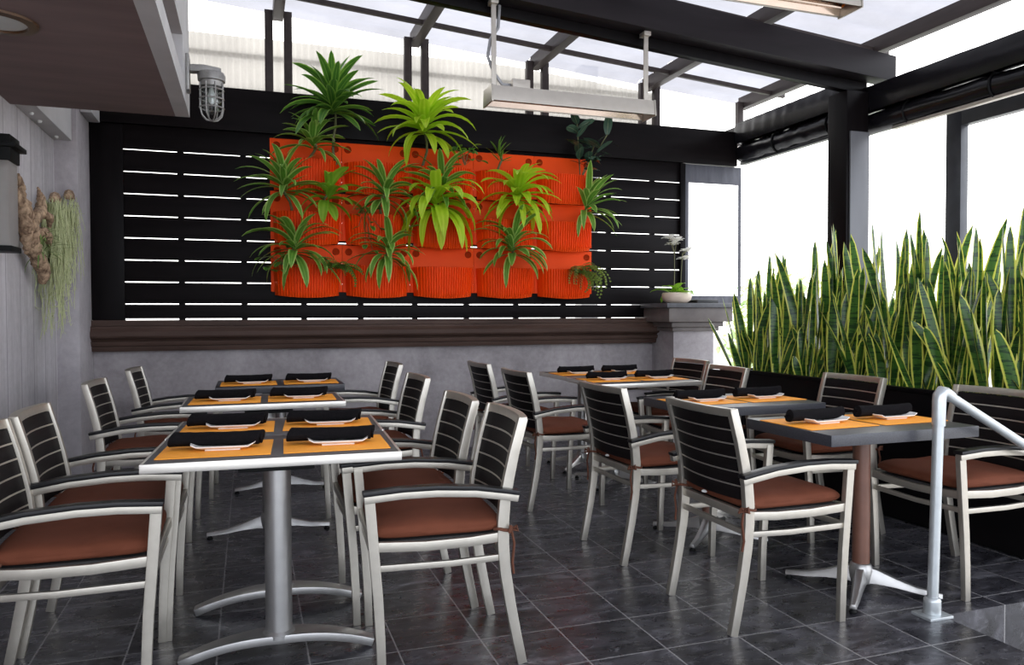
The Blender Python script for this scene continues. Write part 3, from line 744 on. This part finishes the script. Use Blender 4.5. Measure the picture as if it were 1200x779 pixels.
rosette('lime_dracaena', 'drooping lime plant with the longest broad leaves, middle row centre', 'plant', (1.60, Yp-.03, soil(1)), (1.62, Yp-.13, 2.30), 24, .50, .074, 'leaf_lime', (1.6, 3.4), (-.3, 1.2), 0, 10)
rosette('lime_dracaena', 'lime plant with arching leaves, middle row fourth planter', 'plant', (2.40, Yp, soil(1)), (2.42, Yp-.12, 2.42), 26, .42, .062, 'leaf_lime', (1.2, 2.9), (-.2, 1.35), 0, 11)
rosette('striped_dracaena', 'striped plant leaning right past the end of the planters', 'plant', (3.08, Yp, soil(1)), (3.13, Yp-.10, 2.34), 18, .40, .044, 'leaf_striped', (.8, 2.3), (-.2, 1.4), 0, 12, (-PI*.72, PI*.14))
rosette('striped_dracaena', 'striped plant spreading from the bottom left planter', 'plant', (.40, Yp, soil(2)), (.375, Yp-.11, 1.88), 22, .42, .050, 'leaf_striped', (1.0, 2.6), (-.3, 1.35), 0, 13)
rosette('striped_dracaena', 'striped plant in the second planter of the bottom row', 'plant', (1.16, Yp, soil(2)), (1.17, Yp-.11, 1.86), 20, .38, .048, 'leaf_striped', (1.1, 2.9), (-.3, 1.3), 0, 14)
rosette('striped_dracaena', 'striped plant in the fourth planter of the bottom row', 'plant', (2.34, Yp, soil(2)), (2.34, Yp-.11, 1.93), 22, .40, .050, 'leaf_striped', (1.1, 2.7), (-.2, 1.4), 0, 15)
rosette('small_palm', 'tiny upright tuft in the fourth planter of the top row', 'plant', (2.25, Yp, soil(0)), (2.24, Yp-.04, 2.80), 10, .15, .016, 'leaf_dark', (.2, .8), (.3, 1.45), 0, 16)
def bushy(name, label, base, n, spread, size, mat, seed, trail=0.):
    rr = random.Random(seed); t = thing(name, label, 'plant', base, 0, 'plants in the orange wall planters'); st = MB(); lf = MB()
    for i in range(n):
        a = rr.uniform(-PI, 0); d = spread*rr.uniform(.3, 1); tip = Vector((math.cos(a)*d, math.sin(a)*d*.5-.02, rr.uniform(.02, .16)-trail*rr.random()))
        st.tube([(0,0,-.01), tip*.5+Vector((0,0,.04)), tip], .0025, 5)
        lf.leaf(tip, a+rr.uniform(-.7, .7), rr.uniform(-.5, .5), size*rr.uniform(.8, 1.2), size*.72, rr.uniform(.3, 1.0), 0, .15, 6, (.42, .55))
    st.build('stem', 'stem', t); lf.build('foliage', mat, t)
bushy('pothos', 'small dark leafy plant at the top of the fourth column', (1.90, Yp-.04, soil(0)+.07), 14, .16, .085, 'leaf_dark', 31)
bushy('pothos', 'dark round leaved plant at the left end of the bottom row', (.27, Yp-.05, soil(2)+.03), 18, .20, .085, 'leaf_dark', 32, .1)
bushy('pothos', 'heart leaved trailing plant between the second planters of the middle and bottom rows', (.98, Yp-.06, soil(1)), 14, .16, .07, 'leaf_dark', 33, .40)
def fern(name, label, base, n, Ln, mat, seed, droop=(1.6, 2.8), az=(-PI, 0)):
    rr = random.Random(seed); t = thing(name, label, 'fern', base, 0, 'plants in the orange wall planters'); st = MB(); lf = MB()
    for i in range(n):
        a = rr.uniform(*az); e = rr.uniform(.3, 1.1); dr = rr.uniform(*droop); p = Vector((rr.uniform(-.05,.05), 0, 0)); pts = [p.copy()]; ln = Ln*rr.uniform(.6, 1.1)
        for k in range(12):
            ee = e - dr*((k+1)/12)**1.1; dv = Vector((math.cos(a)*math.cos(ee), math.sin(a)*math.cos(ee), math.sin(ee))); p = p + dv*ln/12; pts.append(p.copy())
            for s in (-1, 1): lf.leaf(p, a+s*1.2, ee*.4-.15, .068*(1-k/14), .022, .5, 0, .1, 3)
        st.tube(pts, .0018, 4)
    st.build('stem', 'stem', t); lf.build('foliage', mat, t)
fern('fern', 'dark feathery fern hanging between the two leftmost bottom planters', (.72, Yp-.07, soil(2)), 14, .30, 'leaf_dark', 41, (1.3, 2.2), (-PI*.8, .2))
fern('fern', 'olive trailing fern in the rightmost bottom planter', (3.02, Yp-.08, soil(2)), 22, .40, 'leaf_fern', 42, (1.6, 3.2), (-PI*.8, 0))
# rubber plant
t = thing('rubber_plant', 'dark rubber plant with broad leaves above the top right planter', 'plant', (3.08, Yp, soil(0)), 0, 'plants in the orange wall planters')
st = MB(); lf = MB(); rr = random.Random(5)
for sx, hh, k in ((-.06, .52, 10), (.12, .32, 8), (.26, .44, 6)):
    pts = [(sx*q/5, -.06*q/5, hh*q/5) for q in range(6)]; st.tube(pts, .006, 6)
    for i in range(k):
        f = .30+.7*i/(k-1); a = i*2.4+sx*9
        if math.sin(a) > .3: a = -a
        lf.leaf((sx*f, -.06*f, hh*f), a, rr.uniform(-.25, .7)+(.7 if i == k-1 else 0), rr.uniform(.18, .23), .085, rr.uniform(.1, .6), rr.uniform(-.5, .5), .08, 7, (.55, .6), rr.uniform(-.6, .6))
st.build('stem', 'stem', t); lf.build('foliage', 'leaf_rubber', t)

# ------------------------------------------------------------------ planter trough with snake plants
t = thing('planter_trough', 'long black planter box along the right side holding the snake plants', 'planter', (3.75, 2.47, 0))
m = MB(); LY = 3.03
m.box(0, .03, 0, LY, .02, .81).box(.47, .50, 0, LY, .02, .81).box(.03, .47, 0, .03, .02, .81).box(.03, .47, LY-.03, LY, .02, .81)
m.build('body', 'planterblack', t, .004)
MB().box(.03, .47, .03, LY-.03, .70, .76).build('soil', 'soil', t)
MB().box(-.012, .04, -.01, LY+.01, .80, .822).build('rim', 'planterblack', t, .003)
MB().box(.03, .47, .05, LY-.05, 0, .06).build('plinth', 'blackrubber', t)
sn = 0
def nth(i): return ['first','second','third','fourth','fifth','sixth','seventh','eighth','ninth','tenth','eleventh','twelfth','thirteenth'][i]
for row, x0, nn, lo, hi in ((0, 3.87, 12, .38, .80), (1, 4.00, 11, .55, 1.02), (2, 4.13, 11, .70, 1.20)):
    for i in range(nn):
        y = 5.36 - i*(2.72/(nn-1)) + R.uniform(-.03, .03); x = x0 + R.uniform(-.02, .02)
        far = max(0., (y-4.6)/.9)     # plants get shorter toward the pier
        t = thing('snake_plant', 'yellow edged snake plant, %s row of the black planter, %s from the pier end' % (['front', 'middle', 'back'][row], nth(i)), 'snake plant', (x, y, .755), R.uniform(-.3, .3), 'snake plants in the black planter')
        m = MB(); k = R.choice([8, 9, 10])
        for j in range(k):
            a = R.uniform(0, 2*PI); h = R.uniform(lo, hi)*(1-.16*far)
            if j < 2: h = hi*R.uniform(.9, 1.05)*(1-.16*far)
            if R.random() < .3: h *= .55
            p = (R.uniform(-.045, .045), R.uniform(-.06, .06), 0)
            m.leaf(p, a, PI/2 - (R.uniform(.02, .17) if h > .6 else R.uniform(.05, .42)), h, R.uniform(.060, .082), R.uniform(-.20, .34), R.uniform(-1.5, 1.5), .30, 13, (.50, .50), R.uniform(-PI, PI))
        m.build('leaves', 'leaf_snake', t)

# ------------------------------------------------------------------ handrail
t = thing('handrail', 'pale metal handrail at the top of the steps in the right foreground', 'handrail', (2.70, 2.44, 0))
MB().tube([(0,0,.012),(.026,0,.90)], .0215, 18).build('post', 'galv', t)
MB().box(-.062, .062, -.05, .05, 0, .012).lathe([(.034,.012),(.034,.07),(.028,.08),(.022,.082)], (0,0,0), 18).build('base_flange', 'galv', t, .002)
MB().tube([(.0245,0,.80),(.026,0,.90),(.029,0,.925),(.042,0,.940),(.06,0,.935),(.09,0,.918)], [.026,.027,.027,.027,.026,.025], 18).build('elbow', 'galv', t)
MB().tube([(.06,0,.934),(1.15,0,.355)], .0205, 18).build('rail', 'galv', t)
MB().tube([(1.12,0,-.70),(1.12,0,.37)], .0205, 14).build('lower_post', 'galv', t)

# ------------------------------------------------------------------ heaters
def make_heater(label, loc, hangs, cond=True):
    t = thing('infrared_heater', label, 'heater', loc)
    Lh = 1.27
    # casing: open-bottomed trough
    prof = [(-.10,.0),(-.092,.0),(-.080,.098),(.080,.098),(.092,.0),(.10,.0),(.088,.106),(-.088,.106)]
    MB().prism(prof, 'x', .012, Lh-.012).build('casing', 'heatercase', t, .001)
    for x in (0, Lh-.012): MB().prism([(-.105,-.008),(.105,-.008),(.092,.11),(-.092,.11)], 'x', x, x+.012).build('end_cap', 'alu', t, .002)
    MB().prism([(-.088,.006),(-.086,.006),(-.055,.090),(.055,.090),(.086,.006),(.088,.006),(.058,.093),(-.058,.093)], 'x', .014, Lh-.014).build('reflector', 'reflector', t)
    for y in (-.035, .035):
        e = MB().tube([(.05,y,.040),(Lh-.05,y,.040)], .011, 12).build('heating_tube', 'reflector', t)
        MB().tube([(Lh-.05,y,.040),(Lh-.03,y,.05),(Lh-.02,y*.4,.08)], .008, 8).build('lead_wire', 'wire', e)
    for x, hang in zip((.03, Lh-.05), hangs):
        m = MB().box(x, x+.035, -.006, .006, .10, hang-.02).box(x-.01, x+.045, -.03, .05, hang-.03, hang)
        m.build('bracket', 'heatercase', t, .002)
    MB().box(.17, .30, -.05, .05, .107, .175).build('junction_box', 'heatercase', t, .004)
    if cond: MB().tube([(.17,0,.14),(.11,0,.14),(.05,.01,.22),(.01,.02,.33),(.03,.02,.45),(.09,.03,.54),(.10,.03,hangs[0]-.02)], .012, 8).build('conduit', 'conduit', t)
    return t
make_heater('long infrared heater hanging below the roof beam over the plants', (1.585, 5.12, 2.735), (.717, .632))
make_heater('infrared heater at the top edge of the photo, near the camera', (2.33, 3.90, 3.16), (.606, .513), False)

# ------------------------------------------------------------------ cage lamp on the fascia
t = thing('cage_lamp', 'grey caged jar lamp on the end of the soffit', 'lamp', (-.345, 5.12, 2.66))
MB().box(0, .022, -.055, .055, -.02, .20).build('wall_plate', 'cagemetal', t, .006)
MB().sweep([(.02,0,.12),(.10,0,.125),(.20,0,.112)], (0,1,0), .07, .045).build('bracket', 'cagemetal', t, .01)
MB().lathe([(.02,.11),(.075,.105),(.082,.09),(.080,.055),(.070,.05),(.066,.02),(.05,.018)], (.145,0,0), 24).build('cap', 'cagemetal', t)
MB().lathe([(.052,.03),(.054,-.08),(.048,-.12),(.03,-.145),(.004,-.152)], (.145,0,0), 20, closed=False).build('glass_jar', 'glass', t)
MB().lathe([(.012,.03),(.014,-.01),(.026,-.04),(.026,-.06),(.012,-.082),(.002,-.086)], (.145,0,0), 14).build('bulb', 'whitelens', t)
m = MB()
for k in range(4):
    a = PI/4*k + .35; c, s = math.cos(a), math.sin(a)
    m.tube([(.145+c*.070*q, s*.070*q, z) for q, z in ((1,.04),(1,-.06),(1,-.115),(.86,-.155),(.5,-.182),(0,-.19),(-.5,-.182),(-.86,-.155),(-1,-.115),(-1,-.06),(-1,.04))], .0045, 6)
for z in (.0, -.055, -.11): m.tube([(.145+.071*math.cos(2*PI*k/20), .071*math.sin(2*PI*k/20), z) for k in range(21)], .0045, 6)
m.build('cage', 'cagemetal', t)
# wall lantern
t = thing('wall_lantern', 'tall black wall lantern with pale glass at the left edge of the photo', 'lantern', (XL, 4.90, 1.62))
MB().box(.0, .03, -.09, .09, .0, .64).build('back_plate', 'blackrubber', t, .004)
MB().box(.0, .145, -.095, .095, .49, .63).box(-.0, .175, -.115, .115, .56, .585).build('hood', 'blackrubber', t, .004)
MB().box(.0, .145, -.095, .095, .0, .03).build('base', 'blackrubber', t, .003)
MB().box(.035, .135, -.085, .085, .03, .49).build('glass', 'frost', t, .006)
MB().tube([(.08,0,.03),(.08,0,.45)], .018, 10).build('lamp_tube', 'whitelens', t)
# recessed downlight in the soffit
t = thing('recessed_light', 'round recessed light in the brown soffit', 'light', (-1.02, 3.90, 2.55))
MB().lathe([(.115,-.001),(.16,-.001),(.158,-.012),(.118,-.014),(.115,-.001)], (0,0,0), 36, closed=False).build('trim_ring', 'copper', t)
MB().lathe([(.001,-.006),(.08,-.006),(.118,-.003)], (0,0,0), 36, closed=False).build('lens', 'whitelens', t)
for y, w in ((5.67, 'nearest the camera'), (5.88, 'in the middle'), (6.35, 'nearest the corner column')):
    tag(MB().lathe([(.001,-.018),(.010,-.016),(.014,-.006),(.012,0)], (-1.30, y, 2.57), 12, closed=False).build('ledge_light', 'white_button'), 'tiny white light under the wall ledge, ' + w, 'light', 'tiny lights under the ledge')

# ------------------------------------------------------------------ driftwood and moss
t = thing('driftwood', 'gnarled brown driftwood mounted on the left wall beside the lantern', 'driftwood', (XL, 5.5, 1.75))
m = MB(); rr = random.Random(11)
def branch(pts, rads):
    out = []; rad = []
    for (p, q), (ra, rb) in zip(zip(pts, pts[1:]), zip(rads, rads[1:])):
        for k in range(9):
            f = k/9; out.append(Vector(p)*(1-f) + Vector(q)*f + Vector((rr.uniform(-.005,.005), rr.uniform(-.006,.006), rr.uniform(-.006,.006)))); rad.append((ra*(1-f)+rb*f)*rr.uniform(.80, 1.08))
    out.append(Vector(pts[-1])); rad.append(rads[-1]); m.tube(out, rad, 11)
branch([(.05,-.30,.27),(.08,-.22,.18),(.09,-.12,.06),(.08,-.02,-.04),(.09,.10,-.12),(.10,.20,-.20),(.08,.24,-.27)], [.028,.050,.062,.052,.046,.040,.022])
branch([(.09,-.12,.08),(.12,-.02,.14),(.11,.10,.19),(.10,.16,.27),(.08,.22,.31)], [.044,.036,.034,.026,.014])
branch([(.11,.08,.18),(.14,.18,.16),(.12,.26,.10)], [.028,.026,.012])
branch([(.08,-.22,.19),(.11,-.24,.06),(.10,-.20,-.05),(.08,-.14,-.10)], [.038,.034,.026,.010])
branch([(.09,-.02,.0),(.13,.08,.05),(.13,.20,.02),(.11,.28,-.02)], [.038,.032,.028,.012])
branch([(.09,-.26,.22),(.08,-.22,.30),(.07,-.24,.36)], [.03,.02,.008])
branch([(.10,.10,.20),(.12,.06,.28),(.10,.08,.33)], [.024,.018,.006])
m.build('wood', 'driftwood', t, 0, 60)
m = MB()
for i in range(46): m.leaf((.11, .14+rr.uniform(-.1,.1), -.02+rr.uniform(-.08,.05)), rr.uniform(-2.4, 1.2), rr.uniform(-.2, 1.2), rr.uniform(.10, .2), .010, rr.uniform(.3, 1.6), 0, .2, 5)
m.build('air_plant', 'airplant', t)
def moss(label, y, x, ztop, n, lo, hi, sp, seed):
    rr = random.Random(seed); t = thing('hanging_moss', label, 'moss', (x, y, ztop)); k = MB(); a = MB()
    a.tube([(0,-.08,.02),(.0,0,.05),(.0,.10,.03)], [.02,.035,.02], 8); a.build('twig', 'driftwood', t)
    for i in range(n):
        p = Vector((rr.uniform(-.06,.05), rr.gauss(0, sp), rr.uniform(-.08,.03))); ln = rr.uniform(lo, hi)*(1-abs(p.y)/(sp*4)); pts = [p.copy()]; dx = rr.uniform(-.5,.5); dy = rr.uniform(-.6,.6); st = max(5, int(ln/.05))
        for q in range(st):
            p = p + Vector((dx*.012*math.exp(-q*.2)+rr.uniform(-.010,.010), dy*.03*math.exp(-q*.25)+rr.uniform(-.012,.012), -ln/st)); pts.append(p.copy())
            if rr.random() < .35: k.tube([p, p+Vector((rr.uniform(-.03,.03), rr.uniform(-.06,.06), rr.uniform(-.03,.02)))], .0016, 3, False)
        k.tube(pts, .0022, 3, False)
    k.build('strands', 'moss', t)
moss('pale green moss hanging in a long beard on the left wall', 5.98, -1.24, 2.03, 260, .35, .95, .075, 21)
moss('thinner pale moss tuft hanging against the corner column', 6.32, -1.22, 2.10, 110, .2, .75, .06, 22)

# ------------------------------------------------------------------ on the pier
t = thing('potted_orchid', 'white orchid in a cream bowl on the pier cap', 'orchid', (4.02, 6.66, 1.375))
MB().lathe([(.05,0),(.10,.004),(.135,.03),(.148,.065),(.146,.095),(.135,.105),(.128,.09),(.10,.05)], (0,0,0), 28).build('bowl', 'bowl', t)
MB().lathe([(.001,.085),(.128,.086)], (0,0,0), 24, closed=False).build('soil', 'soil', t)
m = MB(); rr = random.Random(8)
for i in range(11): m.leaf((rr.uniform(-.05,.05), rr.uniform(-.05,.05), .085), i*2*PI/11+rr.uniform(-.2,.2), rr.uniform(.25, .9), rr.uniform(.22, .32), .075, rr.uniform(.7, 1.3), 0, .2, 7, (.5, .6))
m.build('leaves', 'leaf_mid', t)
st = MB(); fl = MB()
for bx_, tops in ((-.03, [(-.05,.0,.58),(-.10,-.02,.64),(-.02,-.03,.62)]), (.04, [(.10,-.02,.52),(.08,0,.44)])):
    st.tube([(bx_,0,.08),(bx_*1.1,-.01,.3),(bx_*1.3,-.02,.5),tops[0]], .004, 6)
    for p in tops:
        st.tube([(bx_*1.3,-.02,.48), p], .003, 5)
        for k in range(5): fl.leaf(p, -PI/2 + (k-2)*1.25,   .6-abs(k-2)*.2, .085, .070, .4, 0, .1, 5, (.45, .5))
        for k in range(4): fl.leaf(p, k*PI/2, .2, .07, .06, .3, 0, .1, 5, (.45, .5))
st.build('flower_stalk', 'stem', t); fl.build('blossom', 'petal', t)
t = MB().box(4.22, 4.46, 6.60, 6.80, 1.376, 1.412).build('tray', 'ash', None, .006); tag(t, 'low black tray on the pier cap beside the orchid', 'tray')

# ------------------------------------------------------------------ shrubs outside
for (x, y, r, h, lab, sd) in ((9.6, 12.0, 1.3, 2.9, 'pale green shrub outside, seen through the right opening', 3), (13.6, 13.5, 1.5, 2.4, 'lower shrub outside, farther to the right', 4)):
    t = thing('shrub', lab, 'shrub', (x, y, -.72)); rr = random.Random(sd); m = MB()
    for i in range(1100):
        a = rr.uniform(0, 2*PI); u = rr.uniform(-1, 1); q = rr.uniform(.6, 1)
        p = (r*q*math.cos(a)*math.sqrt(1-u*u), r*q*math.sin(a)*math.sqrt(1-u*u), h*.55 + h*.45*q*u)
        m.leaf(p, rr.uniform(0, 2*PI), rr.uniform(-.6, 1), .2, .09, .6, 0, .1, 4)
    m.build('foliage', 'leaf_shrub', t); MB().tube([(0,0,0),(.05,0,h*.3),(0,.05,h*.7)], [.07,.06,.03], 8).build('trunk', 'stem', t)

# ------------------------------------------------------------------ light
w = bpy.data.worlds.new('World'); sc.world = w; w.use_nodes = True; nt = w.node_tree; nt.nodes.clear()
out = nt.nodes.new('ShaderNodeOutputWorld'); bg = nt.nodes.new('ShaderNodeBackground')
tc = N(nt, 'ShaderNodeTexCoord'); sp = N(nt, 'ShaderNodeSeparateXYZ'); L(nt, tc.outputs['Generated'], sp.inputs[0])
col = ramp(nt, math_(nt, 'MULTIPLY_ADD', sp.outputs['Y'], .5, .5), [(.1, (.84, .90, 1.0)), (.6, (.98, .985, 1.0)), (1., (1.0, .985, .955))])
L(nt, col, bg.inputs['Color']); bg.inputs['Strength'].default_value = 3.0
L(nt, bg.outputs[0], out.inputs['Surface'])

# ------------------------------------------------------------------ camera
cam = bpy.data.cameras.new('camera'); co = bpy.data.objects.new('camera', cam); COL.objects.link(co); sc.camera = co
F = 898.; yaw = math.radians(18.983280592675893); pit = math.radians(1.3587653803674737); roll = .00274
fw = Vector((math.sin(yaw)*math.cos(pit), math.cos(yaw)*math.cos(pit), -math.sin(pit)))
rt = Vector((math.cos(yaw), -math.sin(yaw), 0)); up = rt.cross(fw)
rt, up = rt*math.cos(roll) - up*math.sin(roll), up*math.cos(roll) + rt*math.sin(roll)
co.matrix_world = Matrix(((rt.x, up.x, -fw.x, 0), (rt.y, up.y, -fw.y, 0), (rt.z, up.z, -fw.z, 1.27), (0, 0, 0, 1)))
cam.sensor_width = 36; cam.lens = F/1200*36; cam.clip_start = .02; cam.clip_end = 200
vs = sc.view_settings; sc.display_settings.display_device = 'sRGB'
vs.view_transform = 'Standard'; vs.look = 'None'; vs.gamma = 1; vs.use_curve_mapping = False; vs.exposure = 0.38
sc.cycles.max_bounces = 8; sc.cycles.transparent_max_bounces = 12; sc.cycles.use_denoising = True
